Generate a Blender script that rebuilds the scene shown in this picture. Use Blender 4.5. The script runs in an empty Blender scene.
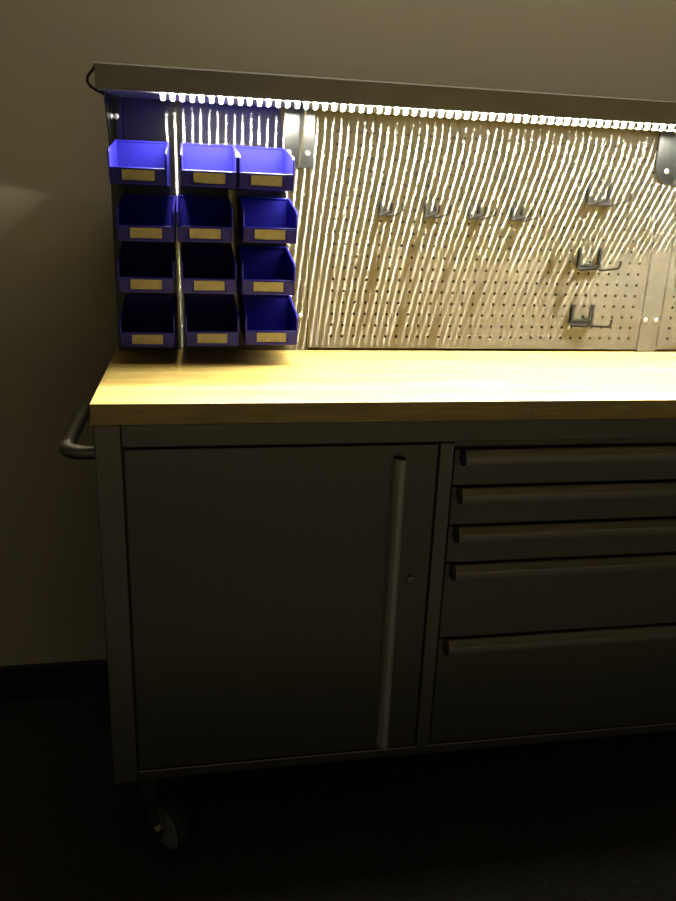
import bpy, bmesh, math, random
from mathutils import Vector, Matrix
random.seed(7)
C = bpy.context.scene.collection
SC = bpy.context.scene
ZO = 0.955            # height of the worktop's front top edge above the floor

# ---------------------------------------------------------------- camera
yaw, pitch, roll, F_PX = 0.19018, 0.30725, 0.03913, 776.53
CAM = Vector((0.1602, -1.2410, 0.3191 + ZO))
fwd = Vector((math.sin(yaw) * math.cos(pitch), math.cos(yaw) * math.cos(pitch), -math.sin(pitch)))
r0 = Vector((math.cos(yaw), -math.sin(yaw), 0)); u0 = r0.cross(fwd)
rr = r0 * math.cos(roll) + u0 * math.sin(roll); uu = rr.cross(fwd)
cam_d = bpy.data.cameras.new('camera'); cam_o = bpy.data.objects.new('camera', cam_d); C.objects.link(cam_o)
cam_o.matrix_world = Matrix(((rr.x, uu.x, -fwd.x, CAM.x), (rr.y, uu.y, -fwd.y, CAM.y), (rr.z, uu.z, -fwd.z, CAM.z), (0, 0, 0, 1)))
cam_d.sensor_fit = 'HORIZONTAL'; cam_d.sensor_width = 36; cam_d.lens = F_PX / 676 * 36; cam_d.clip_start = 0.02
SC.camera = cam_o

# ---------------------------------------------------------------- world, exposure
w = bpy.data.worlds.new('world'); SC.world = w; w.use_nodes = True
w.node_tree.nodes['Background'].inputs['Color'].default_value = (1.0, 0.9, 0.68, 1)
w.node_tree.nodes['Background'].inputs['Strength'].default_value = 0.0
LED_POWER = 2700.0
LED_COL = (1.0, 0.95, 0.80, 1)
SC.view_settings.view_transform = 'Standard'; SC.view_settings.look = 'None'
SC.view_settings.gamma = 1; SC.view_settings.exposure = 0.0; SC.view_settings.use_curve_mapping = False
SC.cycles.use_adaptive_sampling = False
SC.cycles.use_denoising = True; SC.cycles.light_sampling_threshold = 0.0
SC.cycles.sample_clamp_indirect = 4.0
SC.cycles.max_bounces = 8

# unseen fill lamp added high above the bench to brighten the back wall
l = bpy.data.lights.new('wall_fill_light', 'AREA'); l.shape = 'RECTANGLE'; l.size = 1.8; l.size_y = 0.16
l.energy = 8.0; l.color = (1.0, 0.935, 0.74)
lo_ = bpy.data.objects.new('wall_fill_light', l); C.objects.link(lo_); lo_.location = (0.85, 0.20, 2.58)

# ---------------------------------------------------------------- materials
def mat(name):
    m = bpy.data.materials.new(name); m.use_nodes = True
    nt = m.node_tree; b = nt.nodes['Principled BSDF']
    return m, nt, b
def N(nt, t, **kw):
    n = nt.nodes.new(t)
    for k, v in kw.items(): setattr(n, k, v)
    return n
def ramp(nt, fac, stops):
    r = N(nt, 'ShaderNodeValToRGB'); nt.links.new(fac, r.inputs['Fac'])
    e = r.color_ramp.elements
    while len(e) > 1: e.remove(e[-1])
    e[0].position = stops[0][0]; e[0].color = stops[0][1]
    for p_, c in stops[1:]:
        k = e.new(p_); k.color = c
    return r.outputs['Color']
def noise(nt, scale, detail=3, vec=None, sx=(1, 1, 1)):
    tc = N(nt, 'ShaderNodeTexCoord'); mp = N(nt, 'ShaderNodeMapping'); mp.inputs['Scale'].default_value = sx
    nt.links.new(tc.outputs['Object'], mp.inputs['Vector'])
    n = N(nt, 'ShaderNodeTexNoise'); n.inputs['Scale'].default_value = scale; n.inputs['Detail'].default_value = detail
    nt.links.new(mp.outputs['Vector'], n.inputs['Vector'])
    return n
def bump(nt, b, h, strength, dist=0.001):
    bp = N(nt, 'ShaderNodeBump'); bp.inputs['Strength'].default_value = strength; bp.inputs['Distance'].default_value = dist
    nt.links.new(h, bp.inputs['Height']); nt.links.new(bp.outputs['Normal'], b.inputs['Normal'])
def simple(name, col, rough=0.5, metal=0.0, vary=0.12, nscale=30, coat=0.0):
    m, nt, b = mat(name)
    n = noise(nt, nscale)
    lo = [max(0, c * (1 - vary)) for c in col] + [1]; hi = [min(1, c * (1 + vary)) for c in col] + [1]
    nt.links.new(ramp(nt, n.outputs['Fac'], [(0.3, lo), (0.7, hi)]), b.inputs['Base Color'])
    b.inputs['Roughness'].default_value = rough; b.inputs['Metallic'].default_value = metal
    b.inputs['Coat Weight'].default_value = coat
    return m
def brushed(name, tangent, col, ax_rough, aniso, soft_rough, soft_mix, diffuse=0.0):
    """stainless steel with a directional grain: a sharp stretched lobe plus a soft one"""
    m, nt, b = mat(name); nt.nodes.remove(b); out = nt.nodes['Material Output']
    n = noise(nt, 9, 4, sx=(0.6, 0.6, 60) if tangent[0] else (60, 60, 0.6))
    lo = [c * 0.93 for c in col] + [1]; hi = [min(1, c * 1.05) for c in col] + [1]
    cc = ramp(nt, n.outputs['Fac'], [(0.35, lo), (0.65, hi)])
    g = N(nt, 'ShaderNodeBsdfAnisotropic'); g.distribution = 'GGX'; g.inputs['Roughness'].default_value = ax_rough; g.inputs['Anisotropy'].default_value = aniso
    t = N(nt, 'ShaderNodeCombineXYZ')
    for i in range(3): t.inputs[i].default_value = tangent[i]
    nt.links.new(t.outputs[0], g.inputs['Tangent']); nt.links.new(cc, g.inputs['Color'])
    s = N(nt, 'ShaderNodeBsdfAnisotropic'); s.inputs['Roughness'].default_value = soft_rough; nt.links.new(cc, s.inputs['Color'])
    mx = N(nt, 'ShaderNodeMixShader'); mx.inputs[0].default_value = soft_mix
    nt.links.new(g.outputs[0], mx.inputs[1]); nt.links.new(s.outputs[0], mx.inputs[2])
    res = mx.outputs[0]
    if diffuse:
        d = N(nt, 'ShaderNodeBsdfDiffuse'); nt.links.new(cc, d.inputs['Color'])
        m2 = N(nt, 'ShaderNodeMixShader'); m2.inputs[0].default_value = diffuse
        nt.links.new(res, m2.inputs[1]); nt.links.new(d.outputs[0], m2.inputs[2]); res = m2.outputs[0]
    nt.links.new(res, out.inputs['Surface'])
    return m

M = {}
M['panel'] = brushed('brushed_panel_steel', (1, 0, 0), (0.19, 0.184, 0.155), 0.180, 0.9537, 0.6, 0.015, 0.002)
M['steel'] = brushed('brushed_cabinet_steel', (0, 0, 1), (0.285, 0.27, 0.215), 0.42, 0.3, 0.5, 0.15, 0.03)
M['rail'] = brushed('satin_rail_steel', (0, 0, 1), (0.36, 0.345, 0.28), 0.40, 0.3, 0.5, 0.15, 0.06)
M['bar'] = brushed('bright_bar_steel', (0, 0, 1), (0.78, 0.76, 0.66), 0.5, 0.2, 0.55, 0.3, 0.15)
M['hood'] = simple('grey_hood_metal', (0.22, 0.215, 0.20), 0.45, 0.6, 0.06, 12)
M['chrome'] = simple('bright_zinc', (0.8, 0.78, 0.72), 0.22, 1.0, 0.05, 80)
M['bracket'] = simple('smooth_bracket_steel', (0.2, 0.205, 0.2), 0.28, 1.0, 0.08, 60)
M['screw'] = simple('bright_screw_zinc', (0.85, 0.83, 0.78), 0.4, 0.7, 0.03, 80)
M['wire'] = simple('dark_hook_wire', (0.014, 0.013, 0.011), 0.6, 0.0, 0.1, 60)
M['wire'].node_tree.nodes['Principled BSDF'].inputs['Specular IOR Level'].default_value = 0.15
M['blue'] = simple('blue_polypropylene', (0.015, 0.013, 0.27), 0.5, 0.0, 0.06, 40)
M['blue'].node_tree.nodes['Principled BSDF'].inputs['Specular IOR Level'].default_value = 0.22
M['card'] = simple('buff_label_card', (0.26, 0.24, 0.185), 0.75, 0.0, 0.08, 90)
M['rubber'] = simple('black_rubber', (0.015, 0.015, 0.015), 0.6, 0.0, 0.2, 60)
M['hub'] = simple('grey_hub_plastic', (0.30, 0.30, 0.28), 0.4, 0.2, 0.1, 60)
M['cap'] = simple('black_plastic_cap', (0.012, 0.012, 0.011), 0.5, 0.0, 0.2, 60)
M['cable'] = simple('black_cable_sheath', (0.02, 0.018, 0.015), 0.45, 0.0, 0.2, 60)
M['tape'] = simple('strip_backing', (0.03, 0.03, 0.028), 0.5, 0.0, 0.05, 60)
M['void'] = simple('painted_gap_shade', (0.03, 0.028, 0.024), 0.7, 0.0, 0.1, 30)  # near-black colour paints in the shade of the gap behind the holes
M['base'] = simple('black_vinyl_base', (0.012, 0.012, 0.010), 0.55, 0.0, 0.2, 20)
# painted wall
m, nt, b = mat('warm_grey_paint'); n = noise(nt, 2.0, 4); n2 = noise(nt, 260, 2)
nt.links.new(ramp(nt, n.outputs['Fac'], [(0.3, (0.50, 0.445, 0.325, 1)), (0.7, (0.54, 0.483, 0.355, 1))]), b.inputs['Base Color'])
b.inputs['Roughness'].default_value = 0.75; bump(nt, b, n2.outputs['Fac'], 0.15, 0.0006); M['wall'] = m
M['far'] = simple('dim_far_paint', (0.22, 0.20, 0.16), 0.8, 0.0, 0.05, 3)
# ceiling
M['ceil'] = simple('ceiling_white', (0.55, 0.53, 0.48), 0.85, 0.0, 0.03, 3)
# carpet
m, nt, b = mat('dark_carpet'); n = noise(nt, 90, 4); n2 = noise(nt, 420, 2)
nt.links.new(ramp(nt, n.outputs['Fac'], [(0.3, (0.018, 0.017, 0.014, 1)), (0.7, (0.04, 0.038, 0.031, 1))]), b.inputs['Base Color'])
b.inputs['Roughness'].default_value = 0.95; bump(nt, b, n2.outputs['Fac'], 0.6, 0.004); M['carpet'] = m
# butcher block: staves along X
m, nt, b = mat('butcher_block_wood')
tc = N(nt, 'ShaderNodeTexCoord')
br = N(nt, 'ShaderNodeTexBrick'); br.offset = 0.37; br.inputs['Scale'].default_value = 1.0
br.inputs['Brick Width'].default_value = 0.46; br.inputs['Row Height'].default_value = 0.034
br.inputs['Mortar Size'].default_value = 0.0005; br.inputs['Mortar Smooth'].default_value = 0.6; br.inputs['Bias'].default_value = 0.0
br.inputs['Color1'].default_value = (0.86, 0.69, 0.24, 1); br.inputs['Color2'].default_value = (0.76, 0.56, 0.17, 1)
br.inputs['Mortar'].default_value = (0.36, 0.22, 0.085, 1)
nt.links.new(tc.outputs['Object'], br.inputs['Vector'])
g = noise(nt, 14, 6, sx=(1.1, 16, 16)); g2 = noise(nt, 5, 3, sx=(0.7, 7, 7))
mx = N(nt, 'ShaderNodeMix', data_type='RGBA', blend_type='MULTIPLY'); mx.inputs['Factor'].default_value = 0.75
nt.links.new(br.outputs['Color'], mx.inputs['A'])
nt.links.new(ramp(nt, g.outputs['Fac'], [(0.3, (0.72, 0.64, 0.54, 1)), (0.65, (1, 1, 1, 1))]), mx.inputs['B'])
mx2 = N(nt, 'ShaderNodeMix', data_type='RGBA', blend_type='MULTIPLY'); mx2.inputs['Factor'].default_value = 0.6
nt.links.new(mx.outputs['Result'], mx2.inputs['A'])
nt.links.new(ramp(nt, g2.outputs['Fac'], [(0.3, (0.75, 0.66, 0.55, 1)), (0.7, (1, 1, 1, 1))]), mx2.inputs['B'])
nt.links.new(mx2.outputs['Result'], b.inputs['Base Color'])
b.inputs['Roughness'].default_value = 0.38; b.inputs['Coat Weight'].default_value = 0.15; b.inputs['Coat Roughness'].default_value = 0.15
M['wood'] = m
# led lens
m, nt, b = mat('led_glow'); nt.nodes.remove(b)
em = N(nt, 'ShaderNodeEmission'); em.inputs['Color'].default_value = LED_COL; em.inputs['Strength'].default_value = LED_POWER
nt.links.new(em.outputs[0], nt.nodes['Material Output'].inputs['Surface']); M['led'] = m

# ---------------------------------------------------------------- helpers (coordinates: z = 0 at the worktop's top edge)
class MB:
    def __init__(s): s.v = []; s.f = []
    def add(s, v, f):
        k = len(s.v); s.v += [tuple(p) for p in v]; s.f += [tuple(i + k for i in q) for q in f]; return s
    def box(s, x0, x1, y0, y1, z0, z1, bev=0.0, seg=2):
        if bev <= 0:
            return s.add([(x0, y0, z0), (x1, y0, z0), (x1, y1, z0), (x0, y1, z0), (x0, y0, z1), (x1, y0, z1), (x1, y1, z1), (x0, y1, z1)],
                         [(0, 3, 2, 1), (4, 5, 6, 7), (0, 1, 5, 4), (1, 2, 6, 5), (2, 3, 7, 6), (3, 0, 4, 7)])
        bm = bmesh.new(); bmesh.ops.create_cube(bm, size=1)
        for v in bm.verts: v.co = Vector(((x0 + x1) / 2 + v.co.x * (x1 - x0), (y0 + y1) / 2 + v.co.y * (y1 - y0), (z0 + z1) / 2 + v.co.z * (z1 - z0)))
        bmesh.ops.bevel(bm, geom=bm.edges[:], offset=bev, segments=seg, affect='EDGES', profile=0.5)
        return s.bm(bm)
    def bm(s, bm):
        bm.verts.index_update(); s.add([v.co for v in bm.verts], [[v.index for v in f.verts] for f in bm.faces]); bm.free(); return s
    def tube(s, pts, r, n=12, caps=True):
        pts = [Vector(p) for p in pts]; rings = []
        t0 = (pts[1] - pts[0]).normalized(); up = Vector((0, 0, 1)) if abs(t0.z) < 0.9 else Vector((1, 0, 0))
        nrm = (up - t0 * up.dot(t0)).normalized()
        rad = r if isinstance(r, (list, tuple)) else [r] * len(pts)
        v = []; f = []
        for i, p in enumerate(pts):
            t = (pts[min(i + 1, len(pts) - 1)] - pts[max(i - 1, 0)]).normalized()
            nrm = (nrm - t * nrm.dot(t)).normalized(); bn = t.cross(nrm)
            for k in range(n):
                a = 2 * math.pi * k / n; v.append(p + (nrm * math.cos(a) + bn * math.sin(a)) * rad[i])
        for i in range(len(pts) - 1):
            for k in range(n):
                a, b_ = i * n + k, i * n + (k + 1) % n; f.append((a, b_, b_ + n, a + n))
        if caps: f.append(tuple(range(n))[::-1]); f.append(tuple(range((len(pts) - 1) * n, len(pts) * n)))
        return s.add(v, f)
    def cyl(s, c, axis, r, h, n=20, bev=0.0):
        c = Vector(c); ax = Vector(axis).normalized()
        if bev: return s.tube([c - ax * h / 2, c - ax * (h / 2 - bev * .3), c - ax * (h / 2 - bev), c + ax * (h / 2 - bev), c + ax * (h / 2 - bev * .3), c + ax * h / 2], [r - bev, r - bev * .3, r, r, r - bev * .3, r - bev], n)
        return s.tube([c - ax * h / 2, c + ax * h / 2], r, n)
    def prism_x(s, prof, x0, x1):
        n = len(prof)
        return s.add([(x0, y, z) for y, z in prof] + [(x1, y, z) for y, z in prof],
                     [tuple(range(n))[::-1], tuple(range(n, 2 * n))] + [(i, (i + 1) % n, n + (i + 1) % n, n + i) for i in range(n)])
    def prism_z(s, prof, z0, z1):
        n = len(prof)
        return s.add([(x, y, z0) for x, y in prof] + [(x, y, z1) for x, y in prof],
                     [tuple(range(n))[::-1], tuple(range(n, 2 * n))] + [(i, (i + 1) % n, n + (i + 1) % n, n + i) for i in range(n)])
    def prism_y(s, prof, y0, y1):
        n = len(prof)
        return s.add([(x, y0, z) for x, z in prof] + [(x, y1, z) for x, z in prof],
                     [tuple(range(n)), tuple(range(n, 2 * n))[::-1]] + [(i, n + i, n + (i + 1) % n, (i + 1) % n) for i in range(n)])
    def build(s, name, mt, parent=None, org=(0, 0, 0), smooth=None, world=None):
        """org: the object's origin in bench coordinates; parents are unrotated at build time"""
        me = bpy.data.meshes.new(name); o_ = Vector(org)
        me.from_pydata([Vector(p) - o_ for p in s.v], [], s.f); me.update()
        bm = bmesh.new(); bm.from_mesh(me); bmesh.ops.recalc_face_normals(bm, faces=bm.faces[:]); bm.to_mesh(me); bm.free()
        me.materials.append(mt)
        if smooth:
            me.shade_smooth(); me.set_sharp_from_angle(angle=math.radians(smooth))
        o = bpy.data.objects.new(name, me); C.objects.link(o)
        if parent is None: o.location = o_ + Vector((0, 0, ZO))
        else:
            o.parent = parent; o.location = o_ + Vector((0, 0, ZO)) - world_of(parent)
        return o
def world_of(o):
    v = Vector(o.location)
    while o.parent: o = o.parent; v += Vector(o.location)
    return v
def empty(name, loc, label, cat, group=None):
    o = bpy.data.objects.new(name, None); C.objects.link(o); o.location = Vector(loc) + Vector((0, 0, ZO)); o.empty_display_size = 0.05
    return tag(o, label, cat, group)
def tag(o, label, cat, group=None):
    o['label'] = label; o['category'] = cat
    if group: o['group'] = group
    return o
def struct(o): o['kind'] = 'structure'; return o
def arc(cx, cy, r, a0, a1, n): return [(cx + r * math.cos(math.radians(a0 + (a1 - a0) * i / n)), cy + r * math.sin(math.radians(a0 + (a1 - a0) * i / n))) for i in range(n + 1)]

FL = -ZO
YP = 0.489            # front face of the pegboard panels
YW = 0.61             # wall behind the bench
# ---------------------------------------------------------------- the room
struct(MB().box(-2.6, 4.2, -2.9, YW + 0.12, FL - 0.05, FL).build('floor', M['carpet']))
struct(MB().box(-2.6, 4.2, YW, YW + 0.12, FL, 1.65).build('wall_back', M['wall']))
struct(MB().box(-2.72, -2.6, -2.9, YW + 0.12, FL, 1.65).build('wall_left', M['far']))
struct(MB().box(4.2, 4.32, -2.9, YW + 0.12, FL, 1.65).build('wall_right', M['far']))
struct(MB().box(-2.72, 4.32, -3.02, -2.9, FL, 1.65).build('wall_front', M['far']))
struct(MB().box(-2.72, 4.32, -3.02, YW + 0.12, 1.65, 1.75).build('ceiling', M['ceil']))
bp = [(YW, FL), (YW - 0.014, FL), (YW - 0.008, FL + 0.006), (YW - 0.006, FL + 0.105), (YW - 0.003, FL + 0.112), (YW, FL + 0.112)]
struct(MB().prism_x(bp, -2.6, 4.2).build('baseboard_back', M['base']))

# ---------------------------------------------------------------- tool cabinet
XR = 1.80; ZT = -0.0364; ZB = -0.743; YF = 0.02
cab = empty('tool_cabinet', (0.9, 0.25, FL), 'brushed stainless steel rolling tool cabinet with a door and five drawers, under the wooden worktop', 'tool cabinet')
mb = MB()
mb.box(-0.002, XR, 0.032, 0.475, ZB, ZT)                                   # carcass
mb.box(0.0405, XR - 0.0405, YF - 0.002, 0.034, -0.0765, ZT, 0.002)        # top rail
mb.box(0.0405, XR - 0.0405, YF + 0.002, 0.034, ZB, -0.722, 0.002)         # bottom rail
mb.build('carcass', M['steel'], cab, (0.9, 0.25, FL))
for x0 in (-0.003, XR - 0.036): MB().box(x0, x0 + (0.043 if x0 < 1 else 0.036), YF - 0.004, 0.034, ZB, ZT, 0.003).build('corner_post', M['rail'], cab, (x0, YF, ZB))
MB().box(0.588, 0.614, YF - 0.002, 0.034, ZB + .02, -0.078, 0.002).build('divider_post', M['rail'], cab, (0.60, YF, ZB))
door = MB().box(0.0425, 0.5855, YF, 0.031, -0.719, -0.080, 0.003).build('door', M['steel'], cab, (0.0425, YF, -0.40))
hp = [(0.5035, YF), (0.5035, YF - 0.010), (0.5060, YF - 0.0150), (0.5110, YF - 0.0195), (0.5180, YF - 0.0205), (0.5220, YF - 0.0185), (0.5225, YF - 0.015), (0.5225, YF)]
MB().prism_z(hp, -0.703, -0.102).build('handle', M['bar'], door, (0.516, YF, -0.4))
lk = MB(); lk.cyl((0.55, YF - 0.002, -0.345), (0, 1, 0), 0.0085, 0.006, 20, 0.001); lk.box(0.5492, 0.5508, YF - 0.0056, YF - 0.004, -0.350, -0.340)
lk.build('lock', M['rail'], door, (0.55, YF, -0.345), 40)
tops = [-0.090, -0.163, -0.240, -0.317, -0.477]; bots = [-0.160, -0.237, -0.314, -0.474, -0.719]
for zt, zb in zip(tops, bots):
    d = MB().box(0.6165, XR - 0.0435, YF, 0.031, zb, zt, 0.002).build('drawer', M['steel'], cab, (0.6165, YF, zt))
    # rolled pull along the drawer's top edge
    pr = [(YF + 0.001, zt - 0.0005), (YF - 0.004, zt - 0.0015), (YF - 0.0095, zt - 0.0105), (YF - 0.0115, zt - 0.0130), (YF - 0.0122, zt - 0.016), (YF - 0.0122, zt - 0.0265),
          (YF - 0.0105, zt - 0.0270), (YF - 0.0095, zt - 0.0255), (YF - 0.0090, zt - 0.0165), (YF - 0.0070, zt - 0.0125), (YF - 0.003, zt - 0.006), (YF + 0.001, zt - 0.005)]
    MB().prism_x(pr, 0.634, XR - 0.052).build('handle', M['rail'], d, (0.634, YF, zt), 20)
    cp = [(YF, zt - 0.0002), (YF - 0.005, zt - 0.0005), (YF - 0.011, zt - 0.010), (YF - 0.0134, zt - 0.0145), (YF - 0.0134, zt - 0.0275), (YF - 0.009, zt - 0.0285), (YF, zt - 0.018)]
    for x0 in (0.6265, XR - 0.052): MB().prism_x(cp, x0, x0 + 0.0075).build('end_cap', M['cap'], d, (x0, YF, zt))
# push handle on the left side
HX, HZ = -0.063, -0.104
pts = [(-0.001, 0.086, HZ), (-0.02, 0.086, HZ)] + [(-0.030 + x, 0.118 + y, HZ) for x, y in [(-0.0 - 0.032 * math.sin(math.radians(a)), -0.032 * math.cos(math.radians(a))) for a in range(0, 91, 15)]] + \
      [(HX, 0.25, HZ)] + [(-0.030 - 0.032 * math.cos(math.radians(a)), 0.40 + 0.032 * math.sin(math.radians(a)), HZ) for a in range(0, 91, 15)] + [(-0.02, 0.432, HZ), (-0.001, 0.432, HZ)]
hm = MB().tube(pts, 0.013, 16)
for y in (0.086, 0.432): hm.cyl((-0.0052, y, HZ), (1, 0, 0), 0.021, 0.007, 20, 0.002)
hm.build('push_handle', M['rail'], cab, (HX, 0.25, HZ), 50)
# casters
def caster(cx, cy, ang):
    e = bpy.data.objects.new('caster', None); C.objects.link(e); e.parent = cab
    org = Vector((cx, cy, ZB)); e.location = org + Vector((0, 0, ZO)) - world_of(cab); e.empty_display_size = 0.03
    R = Matrix.Rotation(ang, 4, 'Z')
    def put(mb_, name, mt, sm=40):
        mb_.v = [tuple(org + (R @ Vector(p))) for p in mb_.v]; return mb_.build(name, mt, e, org, sm)
    r = 0.0635; zc = FL - ZB + r; off = 0.032
    p_ = MB().box(-0.044, 0.044, -0.048, 0.048, -0.005, 0.0, 0.001); p_.cyl((0, 0, -0.013), (0, 0, 1), 0.030, 0.016, 24, 0.003)
    put(p_, 'mounting_plate', M['chrome'])
    fk = MB()
    for sx in (-1, 1):
        x0 = sx * 0.026
        prof = [(-0.030, -0.020), (0.030, -0.020), (off + 0.016, zc - 0.004), (off + 0.012, zc - 0.016), (off - 0.012, zc - 0.016), (off - 0.018, zc)]
        fk.prism_x(prof, x0 - 0.0015, x0 + 0.0015)
    fk.box(-0.0275, 0.0275, -0.030, 0.030, -0.024, -0.019, 0.001)
    put(fk, 'fork', M['chrome'])
    wt = MB(); n = 32
    prof = [(-0.016, r - 0.012), (-0.016, r - 0.004), (-0.012, r - 0.0005), (0, r), (0.012, r - 0.0005), (0.016, r - 0.004), (0.016, r - 0.012)]
    v = []; f = []
    for k in range(n):
        a = 2 * math.pi * k / n
        for x, q in prof: v.append((x, off + q * math.cos(a), zc + q * math.sin(a)))
    m_ = len(prof)
    for k in range(n):
        for i in range(m_): f.append((k * m_ + i, k * m_ + (i + 1) % m_, ((k + 1) % n) * m_ + (i + 1) % m_, ((k + 1) % n) * m_ + i))
    put(wt.add(v, f), 'tyre', M['rubber'])
    hb = MB().cyl((0, off, zc), (1, 0, 0), r - 0.0125, 0.022, 28, 0.002)
    for k in range(6):
        a = k * math.pi / 3
        for sx in (-1, 1): hb.box(sx * 0.0125 - 0.002, sx * 0.0125 + 0.002, off + math.cos(a) * 0.030 - 0.006, off + math.cos(a) * 0.030 + 0.006, zc + math.sin(a) * 0.030 - 0.006, zc + math.sin(a) * 0.030 + 0.006, 0.002)
    put(hb, 'hub', M['hub'])
    ax = MB().cyl((0, off, zc), (1, 0, 0), 0.006, 0.066, 12); ax.cyl((-0.031, off, zc), (1, 0, 0), 0.010, 0.006, 6); ax.cyl((0.031, off, zc), (1, 0, 0), 0.010, 0.006, 6)
    put(ax, 'axle', M['chrome'])
    bk = MB().box(-0.020, 0.020, -0.060, -0.028, -0.062, -0.056, 0.002); bk.box(-0.0245, -0.021, -0.050, 0.010, -0.062, -0.040, 0.001); bk.box(0.021, 0.0245, -0.050, 0.010, -0.062, -0.040, 0.001)
    put(bk, 'brake_pedal', M['chrome'])
    return e
caster(0.070, 0.092, math.radians(-140))
caster(0.083, 0.42, math.radians(20))
caster(XR - 0.08, 0.082, math.radians(-15))
caster(XR - 0.08, 0.42, math.radians(30))

# ---------------------------------------------------------------- worktop
wt = MB().box(-0.006, 1.83, 0.012, 0.512, -0.0362, 0.0, 0.0018, 2).build('worktop', M['wood'], None, (0.0, 0.0, -0.0362))
tag(wt, 'pale butcher-block wooden worktop lying across the steel cabinet', 'worktop')

# ---------------------------------------------------------------- pegboard back
ZTOP = 0.5050
sheet = MB().box(0.030, 0.3565, YP, YP + 0.0015, 0.0015, ZTOP); sheet.box(0.030, 0.3565, YP + 0.0015, YP + 0.014, 0.0015, 0.003); sheet.box(0.030, 0.3565, YP + 0.0015, YP + 0.014, ZTOP - 0.0015, ZTOP)
tag(sheet.build('back_panel', M['panel'], None, (0.19, YP, 0.0015)), 'plain brushed steel back panel without holes, behind the blue bins', 'back panel')
def pegboard(x0, x1, hx0, ncol, z0=0.006):
    P = 0.0254; nrow = 18; hz0 = 0.033; r = 0.0030; mb = MB(); idx = {}
    xa = hx0 - P / 2; xb = xa + ncol * P; za = hz0 - P / 2; zb = za + nrow * P
    mb.box(x0, xa, YP, YP + 0.0012, z0, ZTOP); mb.box(xb, x1, YP, YP + 0.0012, z0, ZTOP)
    mb.box(xa, xb, YP, YP + 0.0012, z0, za); mb.box(xa, xb, YP, YP + 0.0012, zb, ZTOP)
    for i in range(ncol):
        for j in range(nrow):
            cx, cz = hx0 + i * P, hz0 + j * P; h = P / 2; sq = []
            for k in range(8):
                a = math.radians(45 * k + 22.5); c_, s_ = math.cos(a), math.sin(a); q = h / max(abs(c_), abs(s_)); sq.append((cx + c_ * q, cz + s_ * q))
            # outer ring meets the cell's corners
            outer = []
            for k in range(8):
                outer.append(sq[k])
                if k % 2 == 0:
                    ang = 45 * k + 45
                    outer.append((cx + h * (1 if math.cos(math.radians(ang)) > 0 else -1), cz + h * (1 if math.sin(math.radians(ang)) > 0 else -1)))
            ring = [(cx + r * math.cos(math.radians(45 * k + 22.5)), cz + r * math.sin(math.radians(45 * k + 22.5))) for k in range(8)]
            v = [(x, YP, z) for x, z in outer] + [(x, YP, z) for x, z in ring] + [(x, YP + 0.0018, z) for x, z in ring]
            f = []; no = 12; oi = 0
            for k in range(8):
                o0 = oi
                if k % 2 == 0: f.append((o0, o0 + 1, (o0 + 2) % no, no + (k + 1) % 8, no + k)); oi += 2
                else: f.append((o0, (o0 + 1) % no, no + (k + 1) % 8, no + k)); oi += 1
                f.append((no + k, no + (k + 1) % 8, no + 8 + (k + 1) % 8, no + 8 + k))
            mb.add(v, f)
    return mb, (x0 + x1) / 2
for x0, x1, hx0, nc, lab in ((0.412, 1.2285, 0.4665, 30, 'wide perforated brushed steel pegboard panel holding the wire hooks'),
                             (1.2815, 1.80, 1.308, 19, 'perforated brushed steel pegboard panel at the right edge, right of the screwed seam')):
    mb, xm = pegboard(x0, x1, hx0, nc)
    o = mb.build('perforated_pegboard', M['panel'], None, (xm, YP, 0.006))
    MB().box(x0 + 0.004, x1 - 0.004, YP + 0.010, YP + 0.012, 0.008, ZTOP - 0.002).build('gap_shade_sheet', M['void'], o, (xm, YP + 0.010, 0.008))  # added dark sheet, stands for the shaded gap seen through the holes
    tag(o, lab, 'pegboard', 'perforated pegboard panels')
def screw(x, z, parent, y=YP - 0.0005):
    s = MB().tube([(x, y + 0.001, z), (x, y - 0.0010, z), (x, y - 0.0024, z), (x, y - 0.0036, z), (x, y - 0.0042, z)], [0.0056, 0.0055, 0.0046, 0.0028, 0.0010], 16)
    s.build('screw', M['screw'], parent, (x, y, z), 60)
for x0, x1, sx, lab in ((0.0, 0.0285, (0.006, 0.017), 'narrow steel upright at the far left end of the back panel'),
                        (0.358, 0.4105, (0.3735, 0.395), 'steel upright strip behind the right-hand bins, joining plain panel and pegboard'),
                        (1.230, 1.280, (1.240, 1.269), 'steel upright strip with two low screws at the seam near the right edge')):
    pz = 0.0
    po = MB().box(x0, x1, YP - 0.0006, YP + 0.03, pz, ZTOP).build('upright_post', M['panel'], None, ((x0 + x1) / 2, YP, pz))
    tag(po, lab, 'upright', 'uprights between the back panels')
    for x in sx: screw(x, 0.0785 if x0 > 0 else 0.469, po, YP - 0.0006)

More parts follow.
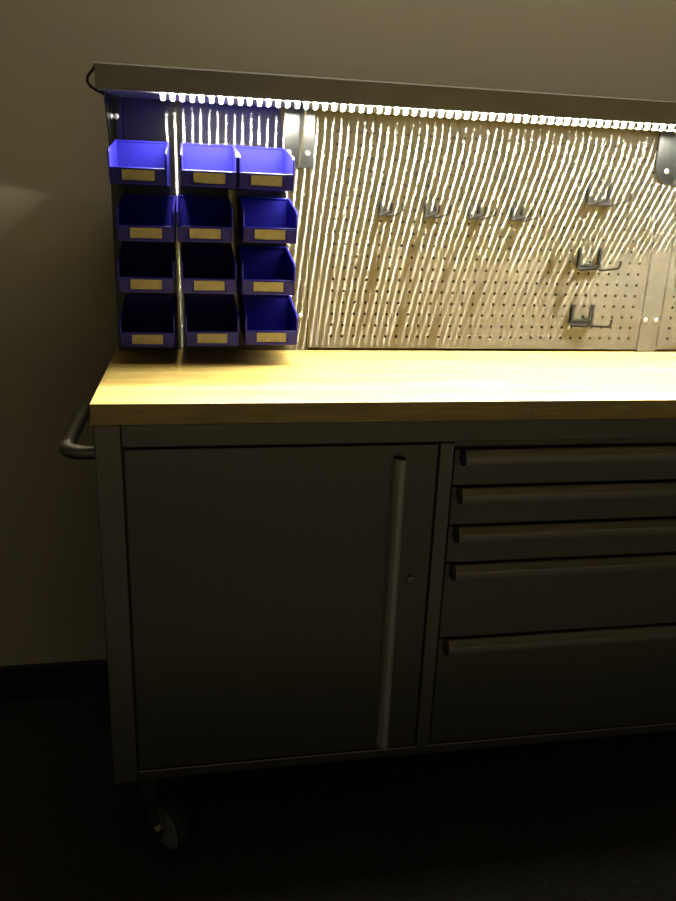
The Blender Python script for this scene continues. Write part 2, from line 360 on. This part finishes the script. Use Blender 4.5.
# ---------------------------------------------------------------- light hood with its gusset brackets
HY0 = 0.358
hood = empty('light_hood', (0.9, 0.42, 0.503), 'long grey metal light hood running along the top of the pegboard', 'light hood')
hm = MB()
ph = [(HY0, 0.5025), (HY0, 0.5445), (HY0 + 0.003, 0.5475), (0.525, 0.5475), (0.525, 0.505), (HY0 + 0.006, 0.505), (HY0 + 0.006, 0.5025)]
hm.prism_x(ph, -0.007, 1.80)
hm.build('hood_shell', M['hood'], hood, (0.9, 0.42, 0.503))
for cx, xl, xr, lab in ((0.3855, 0.354, 0.4165, 'square-cornered steel gusset bracket under the hood, beside the top right blue bin'),
                        (1.2555, 1.206, 1.300, 'round-cornered steel gusset bracket under the hood at the right edge'),
                        (0.0030, 0.0005, 0.0275, 'narrow steel gusset bracket under the left end of the hood')):
    b_ = MB(); zb_ = 0.389
    if cx > 1: fl = [(xl, 0.5048), (xl, 0.440)] + [(x, z) for x, z in arc(xl + 0.045, 0.434, 0.045, 180, 265, 8)] + [(xr - 0.028, zb_), (xr, 0.44), (xr, 0.5048)]
    else: fl = [(xl, zb_), (xr, zb_), (xr, 0.5048), (xl, 0.5048)]
    if cx > 0.1: b_.prism_y(fl, YP - 0.0032, YP - 0.0008)
    else: b_.box(0.0042, 0.020, YP - 0.045, YP - 0.0008, 0.5030, 0.5048)
    br_ = b_.build('gusset_bracket', M['bracket'], None, (cx, YP, 0.5048)); tag(br_, lab, 'bracket', 'gusset brackets under the hood')
    web = [(YP - 0.0030, 0.391 if cx > 0.1 else 0.413), (YP - 0.0030, 0.5049), (HY0 + (0.034 if cx > 0.1 else 0.045), 0.5049)]
    MB().prism_x(web, cx - 0.0012, cx + 0.0012).build('web', M['bracket'], br_, (cx, YP, 0.5))
    if cx > 0.1:
        for dx in (-0.022, 0.017): screw(cx + dx, 0.418, br_, YP - 0.003)
# ---------------------------------------------------------------- LED strip under the hood's front edge
LY = 0.385; LT = 0.5034; LB = 0.4938
strip = empty('led_strip', (0.9, LY, 0.505), 'lit strip of small white lamps stuck under the front of the grey hood', 'led strip')
MB().box(0.088, 1.74, LY - 0.0065, LY + 0.0065, LT, 0.5049).build('backing_tape', M['tape'], strip, (0.9, LY, 0.505))
PITCH = 0.0181; X0 = 0.112; NLED = 86
ly0, ly1 = LY - 0.0055, LY + 0.0055
lm = MB().add([(X0 + a * q, y, z) for q, y, z in ((0.0040, ly0, LT), (0.0030, ly0, LB + 0.001), (0.0021, ly0 + 0.001, LB), (0.0021, ly1, LB), (0.0040, ly1, LT)) for a in (-1, 1)],
              [(0, 2, 3, 1), (2, 4, 5, 3), (4, 6, 7, 5), (6, 8, 9, 7), (8, 0, 1, 9), (0, 8, 6, 4, 2), (1, 3, 5, 7, 9)])
led0 = lm.build('led', M['tape'], strip, (X0, LY, LT))
led0.data.materials.append(M['led'])
for p_ in led0.data.polygons:                                     # the lens glows downwards and towards the room; its back and sides are opaque
    p_.material_index = 1 if (p_.normal.z < -0.5 or p_.normal.y < -0.5) and p_.center.z < 0.5 * LT + 10 and abs(p_.normal.x) < 0.5 else 0
for i in range(1, NLED):
    o = led0.copy(); C.objects.link(o); o.parent = strip; o.location = led0.location + Vector((i * PITCH + random.uniform(-.0008, .0008), 0, 0))
# power lead looping round the hood's left end
cb = MB().tube([(0.004, 0.40, 0.5500), (-0.001, 0.405, 0.552), (-0.010, 0.41, 0.548), (-0.016, 0.415, 0.541), (-0.026, 0.42, 0.530), (-0.0275, 0.42, 0.521), (-0.022, 0.42, 0.513), (-0.010, 0.42, 0.506), (0.002, 0.42, 0.5015), (0.008, 0.42, 0.5018)], 0.0028, 8)
tag(cb.build('power_cable', M['cable'], None, (-0.02, 0.42, 0.52), 60), 'thin black cable looping around the left end of the light hood', 'cable')

# ---------------------------------------------------------------- blue storage bins
BW, BD, BH, TK = 0.1045, 0.157, 0.0845, 0.0024
def make_bin():
    e = bpy.data.objects.new('storage_bin', None); C.objects.link(e); e.empty_display_size = 0.03; e.location = (0, 0, ZO)
    h = BW / 2; lip = 0.0275; rf = 0.060; mb = MB()
    side = [(0, 0), (0, BH), (-0.006, BH), (-BD + 0.004, rf), (-BD, rf - 0.004), (-BD - 0.002, lip), (-BD + 0.004, 0)]
    for sx in (-1, 1): mb.prism_x(side, sx * h - (TK if sx > 0 else 0), sx * h + (TK if sx < 0 else 0))
    mb.box(-h, h, -TK, 0, 0, BH)                                               # back
    mb.box(-h + 0.0006, h - 0.0006, -BD + 0.004, -0.0005, 0.0, TK)             # bottom
    mb.prism_x([(-BD + 0.004, 0), (-BD - 0.002, lip), (-BD + TK - 0.001, lip), (-BD + 0.004 + TK, 0)], -h + 0.0005, h - 0.0005)   # front wall
    # rolled rim along both side edges and the back
    rim = [(-0.0, BH - 0.001), (-0.006, BH - 0.001), (-BD + 0.004, rf - 0.001), (-BD, rf - 0.005), (-BD - 0.001, lip)]
    for sx in (-1, 1):
        mb.tube([(sx * (h - 0.0008), y, z) for y, z in rim], 0.0022, 6)
    mb.tube([(-h, -0.002, BH - 0.001), (h, -0.002, BH - 0.001)], 0.0022, 6)
    mb.tube([(-h, -BD - 0.0008, lip), (h, -BD - 0.0008, lip)], 0.0022, 6)
    # card slot under the lip
    fy = lambda z: -BD + 0.004 - 0.006 * z / lip
    for x0, x1, z0, z1 in ((-0.033, 0.033, 0.0035, 0.0060), (-0.033, -0.030, 0.0060, 0.025), (0.030, 0.033, 0.0060, 0.025)):
        mb.box(x0, x1, fy(z0) - 0.003, fy(z1) + 0.002, z0, z1)
    mb.box(-0.05, 0.05, -0.002, 0.0045, BH - 0.020, BH - 0.008)                 # hanging lip behind
    mb.build('bin_body', M['blue'], e, (0, 0, 0), 35)
    cd = MB(); z0, z1 = 0.0062, 0.0255
    cd.add([(-0.0295, fy(z0) - 0.0016, z0), (0.0295, fy(z0) - 0.0016, z0), (0.0295, fy(z1) - 0.0016, z1), (-0.0295, fy(z1) - 0.0016, z1),
            (-0.0295, fy(z0) - 0.0009, z0), (0.0295, fy(z0) - 0.0009, z0), (0.0295, fy(z1) - 0.0009, z1), (-0.0295, fy(z1) - 0.0009, z1)],
           [(0, 1, 2, 3), (4, 7, 6, 5), (0, 4, 5, 1), (1, 5, 6, 2), (2, 6, 7, 3), (3, 7, 4, 0)])
    cd.build('label_card', M['card'], e, (0, 0, 0))
    return e
proto = make_bin()
colx = [[0.0665, 0.076, 0.070, 0.0735], [0.1955, 0.1855, 0.190, 0.195], [0.3005, 0.312, 0.309, 0.3165]]
rows = [0.4245, 0.3235, 0.2255, 0.1250]
sag = {(0, 3): 0.006, (1, 3): 0.003, (0, 1): 0.002, (2, 1): -0.002}
cn = ['left', 'middle', 'right']; rn = ['top', 'second', 'third', 'bottom']
lit = {(0, 0): 'brightly lit inside', (0, 1): 'lit from above', (0, 2): 'brightest inside, beside the bracket', (1, 2): 'dimly lit', (2, 2): 'dim inside', (3, 2): 'just above the worktop'}
first = True
for ci in range(3):
    for ri in range(4):
        if first: o = proto; first = False
        else:
            o = proto.copy(); C.objects.link(o)
            for ch in proto.children:
                c_ = ch.copy(); C.objects.link(c_); c_.parent = o
        o.location = (colx[ci][ri], YP - 0.0052, rows[ri] - sag.get((ci, ri), 0) - BH + ZO); o.rotation_euler = (0, 0, random.uniform(-.02, .02))
        ex = lit.get((ri, ci), 'dark inside')
        pos = {0: 'topmost', 1: 'second from the top', 2: 'third from the top', 3: 'lowest'}[ri]
        tag(o, f'blue plastic bin, {ex}, {pos} in the {cn[ci]} column of hanging bins', 'storage bin', 'blue bins hanging on the back panel')

# ---------------------------------------------------------------- wire hooks
def hook(x, z, span, arm, reach, lab, grp):
    e = empty('pegboard_hook', (x, YP, z), lab, 'hook', grp)
    for k, px in enumerate((x, x + span)):
        pr = MB(); rw = 0.0027
        pts = [(px, YP + 0.006, z + arm), (px, YP - 0.003, z + arm), (px, YP - 0.0045, z + arm - 0.004), (px, YP - 0.0045, z + 0.004), (px, YP - 0.008, z), (px, YP - 0.02, z + 0.001),
               (px, YP - reach + 0.010, z + 0.010), (px, YP - reach + 0.003, z + 0.013), (px, YP - reach, z + 0.019), (px, YP - reach, z + 0.027)]
        pr.tube(pts, rw, 8); pr.build('prong', M['wire'], e, (px, YP, z), 60)
    bk = MB().tube([(x - 0.004, YP - 0.0062, z + 0.002), (x + span + 0.004, YP - 0.0062, z + 0.002)], 0.0024, 8)
    bk.box(x - 0.003, x + span + 0.003, YP - 0.0060, YP - 0.0042, z + 0.001, z + 0.011, 0.0006)
    bk.build('cross_bar', M['wire'], e, (x, YP, z), 60)
for i, x in enumerate((0.567, 0.669, 0.770, 0.872)):
    hook(x, 0.298, 0.0235, 0.026, 0.10, ['small double wire hook nearest the blue bins, in the row of four', 'second small wire hook from the left in the row of four',
         'third small wire hook from the left in the row of four', 'small wire hook at the right end of the row of four'][i], 'small wire hooks in a row')
for x, z, lab in ((1.050, 0.338, 'large double-prong wire hook, uppermost of the three at the right'), (1.048, 0.194, 'large double-prong wire hook, middle of the three at the right'),
                  (1.046, 0.064, 'large double-prong wire hook, lowest of the three, just above the worktop')):
    hook(x, z, 0.0508, 0.046, 0.095, lab, 'large wire hooks at the right')
